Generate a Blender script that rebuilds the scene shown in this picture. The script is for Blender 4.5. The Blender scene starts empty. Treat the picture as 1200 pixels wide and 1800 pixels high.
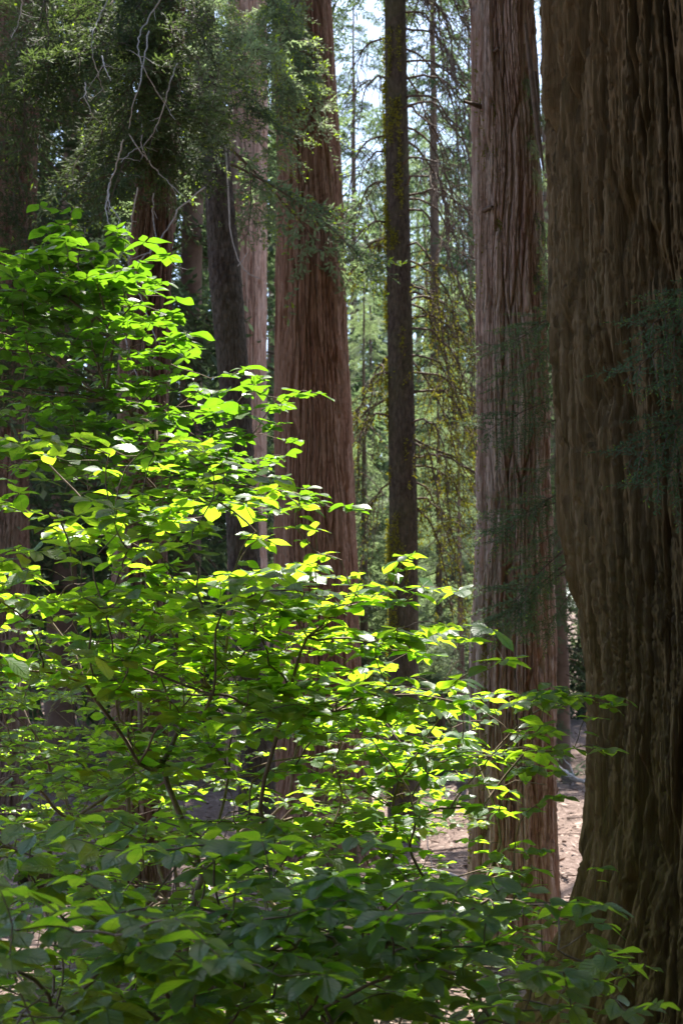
import bpy, math, random
import numpy as np
from mathutils import Matrix, Vector

R = math.radians
rng = np.random.default_rng(7)
random.seed(7)
scn = bpy.context.scene
col = scn.collection

# ------------------------------------------------------------------ camera
PITCH = math.atan(300 / 2500)
CAM = np.array([0.0, 0.0, 2.1])
cam = bpy.data.cameras.new('camera')
cam.sensor_fit = 'VERTICAL'; cam.sensor_height = 36; cam.lens = 50
cam.clip_start = 0.1; cam.clip_end = 2000
cam.dof.use_dof = True; cam.dof.focus_distance = 6.3; cam.dof.aperture_fstop = 5.6
camo = bpy.data.objects.new('camera', cam); col.objects.link(camo)
camo.location = CAM; camo.rotation_euler = (math.pi / 2 + PITCH, 0, 0)
scn.camera = camo

# ------------------------------------------------------------------ sky, sun, exposure
SUN_EL, SUN_AZ = R(65), R(4)          # azimuth from the view direction towards the right
SUN = np.array([math.sin(SUN_AZ) * math.cos(SUN_EL), math.cos(SUN_AZ) * math.cos(SUN_EL), math.sin(SUN_EL)])
w = bpy.data.worlds.new('World'); scn.world = w; w.use_nodes = True
nt = w.node_tree
sky = nt.nodes.new('ShaderNodeTexSky'); sky.sky_type = 'NISHITA'; sky.sun_disc = False
sky.sun_elevation = SUN_EL; sky.sun_rotation = SUN_AZ; sky.air_density = 1.0; sky.dust_density = 1.5
bg = nt.nodes['Background']; bg.inputs['Strength'].default_value = 0.10
nt.links.new(sky.outputs[0], bg.inputs[0])
sl = bpy.data.lights.new('sun', 'SUN'); sl.energy = 5.0; sl.angle = R(0.53); sl.color = (1, 0.95, 0.86)
so = bpy.data.objects.new('sun', sl); col.objects.link(so)
so.rotation_euler = Vector(SUN).to_track_quat('Z', 'Y').to_euler(); so.location = (10, 20, 40)
scn.view_settings.view_transform = 'Standard'; scn.view_settings.look = 'None'
scn.view_settings.exposure = 2.0; scn.view_settings.gamma = 1.0
scn.view_settings.use_curve_mapping = False
scn.cycles.max_bounces = 8; scn.cycles.diffuse_bounces = 4; scn.cycles.transmission_bounces = 4
scn.cycles.glossy_bounces = 2; scn.cycles.caustics_reflective = False; scn.cycles.caustics_refractive = False

# ------------------------------------------------------------------ helpers
_f = np.array([0, math.cos(PITCH), math.sin(PITCH)]); _u = np.array([0, -math.sin(PITCH), math.cos(PITCH)]); _r = np.array([1., 0, 0])
def at(px, py, Y):
    """point at ground distance Y on the sight line of photo pixel px, py (1200 x 1800)"""
    d = _f + _r * (px - 600) / 2500 + _u * (900 - py) / 2500
    return CAM + d * (Y / d[1])
def project(P):
    P = np.atleast_2d(P) - CAM
    z = P @ _f
    return np.stack([600 + 2500 * (P @ _r) / z, 900 - 2500 * (P @ _u) / z, z], 1)

def hash2(ix, iy, seed):
    h = (ix.astype(np.int64) * 374761393 + iy.astype(np.int64) * 668265263 + seed * 1442695041) & 0xffffffff
    h = ((h ^ (h >> 13)) * 1274126177) & 0xffffffff
    h = (h ^ (h >> 16)) & 0xffffffff
    return h / 4294967295.0
def noise2(x, y, seed=0):
    ix = np.floor(x); iy = np.floor(y); fx = x - ix; fy = y - iy
    fx = fx * fx * fx * (fx * (fx * 6 - 15) + 10); fy = fy * fy * fy * (fy * (fy * 6 - 15) + 10)
    a = hash2(ix, iy, seed); b = hash2(ix + 1, iy, seed); c = hash2(ix, iy + 1, seed); d = hash2(ix + 1, iy + 1, seed)
    return (a + (b - a) * fx + (c - a) * fy + (a - b - c + d) * fx * fy) * 2 - 1
def voronoi2(x, y, seed=0):
    """distance to the cell edge (F2-F1), random value of the cell, offset from its centre"""
    ix = np.floor(x); iy = np.floor(y)
    f1 = np.full(x.shape, 9.0); f2 = np.full(x.shape, 9.0); val = np.zeros(x.shape); oy = np.zeros(x.shape); ox = np.zeros(x.shape)
    for dx in (-1, 0, 1):
        for dy in (-1, 0, 1):
            cx = ix + dx; cy = iy + dy
            qx = cx + 0.15 + 0.7 * hash2(cx, cy, seed); qy = cy + hash2(cx, cy, seed + 11)
            d = np.hypot(x - qx, y - qy); m = d < f1
            f2 = np.where(m, f1, np.minimum(f2, d)); val = np.where(m, hash2(cx, cy, seed + 23), val)
            oy = np.where(m, y - qy, oy); ox = np.where(m, x - qx, ox); f1 = np.where(m, d, f1)
    return f2 - f1, val, ox, oy
def sstep(a, b, x):
    t = np.clip((x - a) / (b - a), 0, 1); return t * t * (3 - 2 * t)

def gz(x, y):
    x = np.asarray(x, float); y = np.asarray(y, float)
    z = 0.5 * (1 - sstep(0, 6.5, y)) + 0.95 * sstep(19, 48, y) + 5 * sstep(45, 130, y) + 16 * sstep(110, 420, np.hypot(x, y))
    z = z + 0.05 * noise2(x / 1.3, y / 1.3, 3) * sstep(-5, 8, y) + 0.07 * noise2(x / .5, y / .5, 6) * sstep(6, 12, y) + 0.16 * noise2(x / 4, y / 4, 4) * sstep(3, 25, y)
    return z

def mesh(name, V, F, mats, smooth=True, uv=None, mi=None):
    """V (n,3); F list of int arrays (m,k), one per polygon size"""
    V = np.asarray(V, np.float32)
    if not isinstance(F, list): F = [F]
    F = [np.asarray(f, np.int32) for f in F if len(f)]
    me = bpy.data.meshes.new(name)
    loops = np.concatenate([f.ravel() for f in F]); tot = np.concatenate([np.full(len(f), f.shape[1], np.int32) for f in F])
    start = np.concatenate([[0], np.cumsum(tot)[:-1]]).astype(np.int32)
    me.vertices.add(len(V)); me.vertices.foreach_set('co', V.ravel())
    me.loops.add(len(loops)); me.loops.foreach_set('vertex_index', loops)
    me.polygons.add(len(tot)); me.polygons.foreach_set('loop_start', start); me.polygons.foreach_set('loop_total', tot)
    me.polygons.foreach_set('use_smooth', np.full(len(tot), smooth))
    for m in (mats if isinstance(mats, (list, tuple)) else [mats]): me.materials.append(m)
    if mi is not None: me.polygons.foreach_set('material_index', np.asarray(mi, np.int32))
    if uv is not None:
        l = me.uv_layers.new(name='UVMap'); l.data.foreach_set('uv', np.asarray(uv, np.float32)[loops].ravel())
    me.update(); me.validate()
    return me
def link(name, data, parent=None, M=None):
    o = bpy.data.objects.new(name, data); col.objects.link(o)
    if parent is not None: o.parent = parent
    if M is not None: o.matrix_basis = Matrix(np.asarray(M).tolist())
    return o
def thing(name, label, cat, loc, group=None):
    o = bpy.data.objects.new(name, None); col.objects.link(o); o.location = tuple(loc)
    o.empty_display_size = 0.2
    o['label'] = label; o['category'] = cat
    if group: o['group'] = group
    return o
def tag(o, label=None, cat=None, group=None, kind=None):
    if label: o['label'] = label
    if cat: o['category'] = cat
    if group: o['group'] = group
    if kind: o['kind'] = kind
    return o

class Buf:
    def __init__(s): s.V = []; s.F = {}; s.n = 0
    def add(s, V, F, slot=0):
        s.V.append(np.asarray(V, float)); F = np.asarray(F)
        s.F.setdefault((F.shape[1], slot), []).append(F + s.n); s.n += len(V)
    def tube(s, P, rad, sides=6, slot=0, cap=True):
        P = np.asarray(P, float); n = len(P); rad = np.broadcast_to(np.asarray(rad, float), (n,))
        T = np.gradient(P, axis=0); T /= np.linalg.norm(T, axis=1)[:, None] + 1e-9
        ref = np.array([0, 0, 1.0]) if abs(T[0, 2]) < 0.8 else np.array([1.0, 0, 0])
        A = np.cross(T, ref); A /= np.linalg.norm(A, axis=1)[:, None] + 1e-9
        B = np.cross(T, A)
        a = np.arange(sides) * 2 * math.pi / sides
        V = P[:, None] + rad[:, None, None] * (np.cos(a)[None, :, None] * A[:, None] + np.sin(a)[None, :, None] * B[:, None])
        i = np.arange(n - 1)[:, None] * sides; j = np.arange(sides)[None]; k = (j + 1) % sides
        F = np.stack([i + j, i + sides + j, i + sides + k, i + k], 2).reshape(-1, 4)
        s.add(V.reshape(-1, 3), F, slot)
    def flakes(s, C, D, N, L, W, slot=1):
        """rhombic leaflets from C along D, surface normal N"""
        C = np.asarray(C, float); D = np.asarray(D, float); D = D / (np.linalg.norm(D, axis=1)[:, None] + 1e-9)
        S = np.cross(D, N); S /= np.linalg.norm(S, axis=1)[:, None] + 1e-9
        L = np.broadcast_to(L, (len(C),))[:, None]; W = np.broadcast_to(W, (len(C),))[:, None]
        V = np.stack([C, C + D * L * .5 + S * W * .5, C + D * L, C + D * L * .5 - S * W * .5], 1).reshape(-1, 3)
        i = np.arange(len(C))[:, None] * 4
        s.add(V, i + np.arange(4)[None], slot)
    def build(s, name, mats, smooth=True, off=(0, 0, 0)):
        V = np.concatenate(s.V) - np.asarray(off); F = []; mi = []
        for (k, slot), fs in s.F.items():
            f = np.concatenate(fs); F.append(f); mi.append(np.full(len(f), slot))
        return mesh(name, V, F, mats, smooth, mi=np.concatenate(mi))

# ------------------------------------------------------------------ materials
class NT:
    def __init__(s, name):
        s.m = bpy.data.materials.new(name); s.m.use_nodes = True; s.t = s.m.node_tree; s.t.nodes.clear()
        s.out = s.t.nodes.new('ShaderNodeOutputMaterial')
    def n(s, typ, **kw):
        nd = s.t.nodes.new('ShaderNode' + typ)
        for k, v in kw.items():
            if k.startswith('i_'):
                key = k[2:].replace('_', ' ')
                nd.inputs[int(key) if key.isdigit() else key].default_value = v
            else: setattr(nd, k, v)
        return nd
    def l(s, a, b): s.t.links.new(a, b)
    def ramp(s, fac, stops, mode='LINEAR'):
        r = s.n('ValToRGB'); cr = r.color_ramp; cr.interpolation = mode
        while len(cr.elements) < len(stops): cr.elements.new(0.5)
        for e, (p, c) in zip(cr.elements, stops): e.position = p; e.color = (*c, 1) if len(c) == 3 else c
        s.l(fac, r.inputs[0]); return r.outputs[0]
    def noise(s, vec, scale, detail=4, rough=0.6, dist=0.0):
        nn = s.n('TexNoise', i_Scale=scale, i_Detail=detail, i_Roughness=rough, i_Distortion=dist); s.l(vec, nn.inputs['Vector']); return nn.outputs['Fac']
    def mix(s, fac, a, b, blend='MIX'):
        m = s.n('Mix', data_type='RGBA', blend_type=blend)
        if hasattr(fac, 'links'): s.l(fac, m.inputs[0])
        else: m.inputs[0].default_value = fac
        for sock, v in ((m.inputs[6], a), (m.inputs[7], b)):
            if hasattr(v, 'links'): s.l(v, sock)
            else: sock.default_value = (*v, 1)
        return m.outputs[2]
    def math(s, op, a, b=None, c=None):
        m = s.n('Math', operation=op)
        for i, v in enumerate((a, b, c)):
            if v is None: continue
            if hasattr(v, 'links'): s.l(v, m.inputs[i])
            else: m.inputs[i].default_value = v
        return m.outputs[0]

def bark_mat(name, c_dark, c_mid, c_light, c_alg, alg=0.4, sx=14, sz=0.9, bump=0.9, rough=0.9, side=0.0):
    t = NT(name); tc = t.n('TexCoord'); mp = t.n('Mapping'); mp.inputs['Scale'].default_value = (sx, sx, sz); t.l(tc.outputs['Object'], mp.inputs[0])
    mp2 = t.n('Mapping'); mp2.inputs['Scale'].default_value = (sx * 4, sx * 4, sz * 5); t.l(tc.outputs['Object'], mp2.inputs[0])
    n1 = t.noise(mp.outputs[0], 1.0, 6, 0.65, 0.4); n2 = t.noise(mp2.outputs[0], 1.0, 5, 0.7, 0.3); n3 = t.noise(tc.outputs['Object'], 1.3, 4, 0.6, 0.5); sx_ = t.n('SeparateXYZ'); t.l(tc.outputs['Object'], sx_.inputs[0]); n3 = t.math('ADD', n3, t.math('MULTIPLY', sx_.outputs[0], -side))
    c = t.ramp(n1, [(0.34, c_dark), (0.48, c_mid), (0.68, c_light)])
    c2 = t.ramp(n2, [(0.3, (0.62,) * 3), (0.7, (1.3,) * 3)]); c = t.mix(0.8, c, c2, 'MULTIPLY')
    af = t.math('MULTIPLY', t.ramp(n3, [(0.42, (0,) * 3), (0.62, (1,) * 3)]), alg); c = t.mix(af, c, c_alg)
    p = t.n('BsdfPrincipled', i_Roughness=rough); p.inputs['Specular IOR Level'].default_value = 0.2
    t.l(c, p.inputs['Base Color'])
    b = t.n('Bump', i_Strength=bump, i_Distance=0.02); t.l(n2, b.inputs['Height']); t.l(b.outputs[0], p.inputs['Normal'])
    t.l(p.outputs[0], t.out.inputs[0]); return t.m
def plain_mat(name, c1, c2, scale=12, rough=0.85, bump=0.4):
    t = NT(name); tc = t.n('TexCoord'); n = t.noise(tc.outputs['Object'], scale, 5, 0.65)
    c = t.ramp(n, [(0.3, c1), (0.7, c2)]); p = t.n('BsdfPrincipled', i_Roughness=rough); t.l(c, p.inputs['Base Color'])
    p.inputs['Specular IOR Level'].default_value = 0.25
    b = t.n('Bump', i_Strength=bump, i_Distance=0.01); t.l(n, b.inputs['Height']); t.l(b.outputs[0], p.inputs['Normal'])
    t.l(p.outputs[0], t.out.inputs[0]); return t.m
def foliage_mat(name, c1, c2, trans=0.4, tc_mul=(1.3, 1.5, 0.6), rough=0.65, scale=2.0, spec=0.12):
    t = NT(name); g = t.n('NewGeometry'); n = t.noise(g.outputs['Position'], scale, 3, 0.6); oi = t.n('ObjectInfo')
    f = t.math('ADD', t.math('MULTIPLY', n, 0.7), t.math('MULTIPLY', oi.outputs['Random'], 0.3))
    c = t.ramp(f, [(0.3, c1), (0.7, c2)]); p = t.n('BsdfPrincipled', i_Roughness=rough); t.l(c, p.inputs['Base Color'])
    p.inputs['Specular IOR Level'].default_value = spec
    tr = t.n('BsdfTranslucent'); t.l(t.mix(1.0, c, tc_mul, 'MULTIPLY'), tr.inputs[0])
    m = t.n('MixShader'); m.inputs[0].default_value = trans; t.l(p.outputs[0], m.inputs[1]); t.l(tr.outputs[0], m.inputs[2])
    t.l(m.outputs[0], t.out.inputs[0]); return t.m
def leaf_mat(name, cA, cB, tA, tB):
    """broad dogwood leaf: arching veins, glossy skin, light passing through"""
    t = NT(name); uv = t.n('UVMap'); sp = t.n('SeparateXYZ'); t.l(uv.outputs[0], sp.inputs[0])
    au = t.math('ABSOLUTE', sp.outputs[0])
    ph = t.math('SUBTRACT', t.math('MULTIPLY', sp.outputs[1], 7.0), t.math('MULTIPLY', t.math('POWER', au, 0.8), 2.2))
    tri = t.math('ABSOLUTE', t.math('SUBTRACT', t.math('FRACT', ph), 0.5))          # 0.5 at the vein
    vein = t.math('SMOOTH_MIN', t.math('MULTIPLY', t.math('MAXIMUM', t.math('SUBTRACT', tri, 0.36), 0), 7.0), 1.0, 0.1)
    mid = t.math('MAXIMUM', t.math('SUBTRACT', 1.0, t.math('MULTIPLY', au, 9.0)), 0.0)
    v = t.math('MAXIMUM', vein, mid)
    g = t.n('NewGeometry'); n = t.noise(g.outputs['Position'], 2.2, 3, 0.6); n2 = t.noise(g.outputs['Position'], 16, 2, 0.6)
    f = t.math('ADD', t.math('MULTIPLY', n, 0.45), t.math('MULTIPLY', n2, 0.55))
    c = t.ramp(f, [(0.32, cA), (0.68, cB)]); ct = t.ramp(f, [(0.32, tA), (0.68, tB)])
    c = t.mix(t.math('MULTIPLY', v, 0.25), c, (0.16, 0.24, 0.07)); ct = t.mix(t.math('MULTIPLY', v, 0.55), ct, (0.14, 0.27, 0.02))
    bl = t.ramp(t.noise(g.outputs['Position'], 38, 2, 0.5), [(0.70, (0,) * 3), (0.76, (1,) * 3)])
    c = t.mix(bl, c, (0.13, 0.085, 0.03)); ct = t.mix(bl, ct, (0.22, 0.16, 0.03))
    p = t.n('BsdfPrincipled', i_Roughness=0.38); t.l(c, p.inputs['Base Color']); p.inputs['Specular IOR Level'].default_value = 0.55
    b = t.n('Bump', i_Strength=0.8, i_Distance=0.006, invert=True); t.l(v, b.inputs['Height']); t.l(b.outputs[0], p.inputs['Normal'])
    tr = t.n('BsdfTranslucent'); t.l(ct, tr.inputs[0])
    m = t.n('MixShader'); m.inputs[0].default_value = 0.52; t.l(p.outputs[0], m.inputs[1]); t.l(tr.outputs[0], m.inputs[2])
    t.l(m.outputs[0], t.out.inputs[0]); return t.m

M_BIG = bark_mat('bark_big', (0.058, 0.020, 0.011), (0.145, 0.062, 0.036), (0.21, 0.125, 0.088), (0.15, 0.12, 0.048), 0.5, 18, 0.5, side=0.45)
M_CEDAR = bark_mat('bark_cedar', (0.15, 0.075, 0.052), (0.33, 0.215, 0.17), (0.50, 0.40, 0.345), (0.22, 0.19, 0.12), 0.3, 18, 0.7)
M_SEQ = bark_mat('bark_sequoia', (0.11, 0.050, 0.030), (0.22, 0.118, 0.074), (0.32, 0.21, 0.15), (0.22, 0.15, 0.10), 0.3, 16, 0.7)
M_DKCEDAR = bark_mat('bark_dark_cedar', (0.08, 0.038, 0.026), (0.16, 0.09, 0.066), (0.26, 0.19, 0.15), (0.14, 0.13, 0.07), 0.35, 18, 0.7)
M_PALE = bark_mat('bark_pale_red', (0.28, 0.155, 0.11), (0.45, 0.30, 0.235), (0.55, 0.42, 0.35), (0.38, 0.28, 0.23), 0.3, 14, 0.8)
M_PINE = bark_mat('bark_pine', (0.028, 0.021, 0.016), (0.066, 0.050, 0.038), (0.12, 0.095, 0.075), (0.10, 0.10, 0.04), 0.4, 22, 8.0, 0.9)
M_GREY = bark_mat('bark_grey', (0.026, 0.021, 0.017), (0.06, 0.048, 0.040), (0.115, 0.098, 0.085), (0.085, 0.085, 0.045), 0.3, 26, 9.0, 0.9)
M_FARBARK = plain_mat('bark_far', (0.10, 0.065, 0.05), (0.22, 0.16, 0.13), 3)
M_TWIG = plain_mat('twig', (0.05, 0.035, 0.025), (0.13, 0.09, 0.065), 20)
M_STEM = plain_mat('dogwood_stem', (0.10, 0.07, 0.05), (0.24, 0.18, 0.135), 25)
M_WHITE = plain_mat('bleached_twig', (0.24, 0.225, 0.215), (0.46, 0.44, 0.43), 18)
M_MOSS = foliage_mat('moss', (0.10, 0.12, 0.015), (0.26, 0.25, 0.03), 0.35, (1.3, 1.3, 0.6), 0.9, 5)
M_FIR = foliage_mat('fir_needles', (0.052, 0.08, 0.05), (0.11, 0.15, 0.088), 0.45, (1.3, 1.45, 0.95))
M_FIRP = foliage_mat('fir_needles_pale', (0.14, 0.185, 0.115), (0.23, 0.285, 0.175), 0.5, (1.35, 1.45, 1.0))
M_BLUE = foliage_mat('fir_needles_blue', (0.06, 0.095, 0.058), (0.11, 0.155, 0.09), 0.4, spec=0.1, rough=0.8)
M_CEDARF = foliage_mat('cedar_sprays', (0.035, 0.052, 0.024), (0.085, 0.112, 0.05), 0.42, (1.35, 1.5, 0.8))
M_TIPS = foliage_mat('young_tips', (0.20, 0.27, 0.03), (0.32, 0.40, 0.05), 0.45)
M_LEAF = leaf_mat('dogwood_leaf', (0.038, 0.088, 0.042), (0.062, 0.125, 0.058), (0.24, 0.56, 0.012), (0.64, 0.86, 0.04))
M_LEAF_SHADE = leaf_mat('dogwood_leaf_painted_shade', (0.045, 0.11, 0.022), (0.075, 0.15, 0.030), (0.11, 0.30, 0.008), (0.22, 0.43, 0.012))  # dimmer translucency: partial shade of the upper tiers put into the leaf colour

# ------------------------------------------------------------------ ground
def ground_mat():
    t = NT('forest_floor'); tc = t.n('TexCoord')
    n1 = t.noise(tc.outputs['Object'], 0.7, 6, 0.65); n2 = t.noise(tc.outputs['Object'], 14, 6, 0.75, 0.6); n3 = t.noise(tc.outputs['Object'], 70, 3, 0.7)
    c = t.ramp(n2, [(0.3, (0.055, 0.037, 0.030)), (0.5, (0.15, 0.106, 0.089)), (0.72, (0.28, 0.215, 0.19))])
    c = t.mix(t.ramp(n1, [(0.45, (0,) * 3), (0.7, (0.5,) * 3)]), c, (0.10, 0.07, 0.052))
    c = t.mix(0.6, c, t.ramp(n3, [(0.3, (0.6,) * 3), (0.7, (1.35,) * 3)]), 'MULTIPLY')
    p = t.n('BsdfPrincipled', i_Roughness=0.95); t.l(c, p.inputs['Base Color']); p.inputs['Specular IOR Level'].default_value = 0.15
    b = t.n('Bump', i_Strength=0.9, i_Distance=0.04); t.l(n2, b.inputs['Height']); t.l(b.outputs[0], p.inputs['Normal'])
    t.l(p.outputs[0], t.out.inputs[0]); return t.m
M_GROUND = ground_mat()
ys = np.concatenate([np.linspace(-400, -12, 14), np.linspace(-10, 40, 170), 40 + 560 * np.linspace(0.01, 1, 60) ** 2])
xs = np.concatenate([-25 - 475 * np.linspace(1, 0.02, 24) ** 2, np.linspace(-24, 24, 170), 25 + 475 * np.linspace(0.02, 1, 24) ** 2])
X, Yg = np.meshgrid(xs, ys)
Z = gz(X, Yg)
nx, ny = len(xs), len(ys)
ii = np.arange(ny - 1)[:, None] * nx + np.arange(nx - 1)[None]
gF = np.stack([ii, ii + 1, ii + nx + 1, ii + nx], 2).reshape(-1, 4)
tag(link('ground', mesh('ground', np.stack([X.ravel(), Yg.ravel(), Z.ravel()], 1), gF, M_GROUND)), 'needle-strewn forest floor of pale brown duff', kind='structure')

# litter of bark flakes and needles on the floor
b = Buf(); n = 32000
d = 8 + 34 * rng.random(n); lx = (rng.random(n) - 0.5) * (0.56 * d + 3)
C = np.stack([lx, d, gz(lx, d) + 0.006 + 0.03 * rng.random(n)], 1)
a = rng.random(n) * 6.283; D = np.stack([np.cos(a), np.sin(a), 0.25 * rng.normal(size=n)], 1)
N = np.stack([0.4 * rng.normal(size=n), 0.4 * rng.normal(size=n), np.ones(n)], 1)
b.flakes(C, D, N, 0.05 + 0.22 * rng.random(n) ** 3, 0.012 + 0.05 * rng.random(n) ** 2, 0)
for _ in range(420):
    dd = rng.uniform(12, 34); xx = rng.uniform(-0.3, 0.3) * dd; aa = rng.random() * 6.28; ll = rng.uniform(.15, .9); u_ = np.linspace(-.5, .5, 5)
    Q = np.stack([xx + ll * u_ * math.cos(aa), dd + ll * u_ * math.sin(aa), 0 * u_], 1); Q[:, 2] = gz(Q[:, 0], Q[:, 1]) + 0.02 + 0.05 * rng.random() * (u_ + .5); Q[:, :2] += rng.normal(size=(5, 2)) * 0.02
    b.tube(Q, rng.uniform(.006, .022) * np.linspace(1, .5, 5), 5)
M_LITTER = plain_mat('litter', (0.08, 0.052, 0.04), (0.40, 0.30, 0.25), 4, 0.9, 0.1)
tag(link('leaf_litter', b.build('leaf_litter', M_LITTER, False)), 'loose bark flakes, needles and dry leaves on the forest floor', 'litter', kind='stuff')

# ------------------------------------------------------------------ trunks
def bark_height(s, z, kind, seed):
    if kind == 'pine':
        e, val, ox, oy = voronoi2(s / 0.045 + 0.5 * noise2(s / .05, z / .1, seed), z / 0.11, seed + 1)
        return 0.010 * sstep(0, 0.35, e) + 0.005 * val - 0.004 * oy
    wide, deep = {'big': (0.086, 0.080), 'cedar': (0.060, 0.040), 'seq': (0.072, 0.036)}[kind]
    sw = s + 0.10 * wide * noise2(s / wide, z / (wide * 6), seed) + 0.7 * wide * noise2(s / (wide * 5), z / (wide * 18), seed + 5) + 0.05 * wide * noise2(s / (wide * .3), z / (wide * 1.2), seed + 8)
    h = 0 * s
    # long lens-shaped plates between narrow furrows, plates split again into strips and those into shreds
    for k, (fw_, fl_, ew, dp, am) in enumerate(((1.0, 22.0, 0.20 if kind == 'big' else 0.14, 1.0, 0.6), (.40, 10.0, 0.12, 0.36, 0.40), (.16, 4.5, 0.14, 0.14, 0.20))):
        e, val, ox, oy = voronoi2(sw / (wide * fw_), z / (wide * fl_) + 0.5 * noise2(sw / (wide * fw_ * 2), 0 * z, seed + 60 + k), seed + 3 + 40 * k)
        h += deep * (dp * sstep(0.0, ew, e) + am * (val - 0.45 * oy * sstep(0, ew, e)))
    h += deep * 0.16 * noise2(s / 0.010, z / 0.25, seed + 4) + deep * 0.06 * noise2(s / 0.014, z / 0.035, seed + 7)
    return h - deep * 1.05
def trunk_mesh(name, path, mat, kind, seed, nth, dz, ztop_dense, off, flare=None, lobes=0.0, amp=1.0):
    """path: rows z, x, y, radius; the half that faces the camera carries most of the vertices"""
    path = np.asarray(path, float); z0, z1 = path[0, 0], path[-1, 0]
    zz = np.arange(z0, min(ztop_dense, z1), dz)
    if z1 > ztop_dense: zz = np.concatenate([zz, np.arange(ztop_dense, z1, dz * 12), [z1]])
    u = np.linspace(-1, 1, nth)
    th = -math.pi / 2 + math.pi * (0.62 * u + 0.38 * u ** 3)
    cx = np.interp(zz, path[:, 0], path[:, 1]); cy = np.interp(zz, path[:, 0], path[:, 2]); r = np.interp(zz, path[:, 0], path[:, 3])
    k = np.ones(9) / 9
    if len(zz) > 40:
        w_ = max(3, int(0.35 / dz)) | 1; k = np.ones(w_) / w_; pad = w_ // 2
        sm = lambda a: np.convolve(np.pad(a, pad, mode='edge'), k, 'valid')
        nd = int((zz <= ztop_dense).sum())
        for arr in (cx, cy, r): arr[:nd] = sm(arr[:nd])
    T, Zm = np.meshgrid(th, zz); rr = np.repeat(r[:, None], nth, 1)
    if lobes:
        lo = lobes * noise2(T * 1.4 + 0.15 * Zm, Zm * 0.22, seed + 31) + 0.5 * lobes * noise2(T * 3.3, Zm * 0.35, seed + 32)
        rr = rr * (1 + lo)
    if flare:
        fh, fa, nl = flare
        g = gz(path[0, 1], path[0, 2]); e = np.clip((fh - (Zm - g)) / fh, 0, 1.15) ** 2.2
        rr = rr * (1 + fa * e * (0.85 + 0.5 * np.maximum(0, noise2(T * nl, 0 * T, seed + 40))))
    rr = rr + amp * bark_height(T * float(np.median(r[:max(2, len(r) // 2)])), Zm, kind, seed)
    V = np.stack([np.repeat(cx[:, None], nth, 1) + rr * np.cos(T), np.repeat(cy[:, None], nth, 1) + rr * np.sin(T), Zm], 2).reshape(-1, 3)
    n_ = len(zz); i = np.arange(n_ - 1)[:, None] * nth + np.arange(nth - 1)[None]
    F = np.stack([i, i + 1, i + nth + 1, i + nth], 2).reshape(-1, 4)
    return mesh(name, V - np.asarray(off), F, mat)
def px_path(rows, d, top, r_top, lean=None):
    """rows of pixel y, left x, right x on the photo -> z, x, y, r of the trunk axis at distance d, continued up to height top"""
    out = []
    for py, l, r in rows:
        p = at((l + r) / 2, py, d); rad = np.linalg.norm(at(r, py, d) - at(l, py, d)) / 2
        out.append((p[2], p[0], d, rad * 0.96))
    out.sort()
    g = float(gz(out[0][1], d)) - 0.15
    out = [(g, out[0][1], d, out[0][3])] + [o for o in out if o[0] > g + 0.1]
    a, b_ = out[-2], out[-1]; sl_ = (b_[1] - a[1]) / (b_[0] - a[0]) * 0.5
    out.append((top, b_[1] + sl_ * (top - b_[0]), d, r_top))
    return out
def axis(path, z):
    p = np.asarray(path); return np.array([np.interp(z, p[:, 0], p[:, 1]), np.interp(z, p[:, 0], p[:, 2]), z]), float(np.interp(z, p[:, 0], p[:, 3]))

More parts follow.
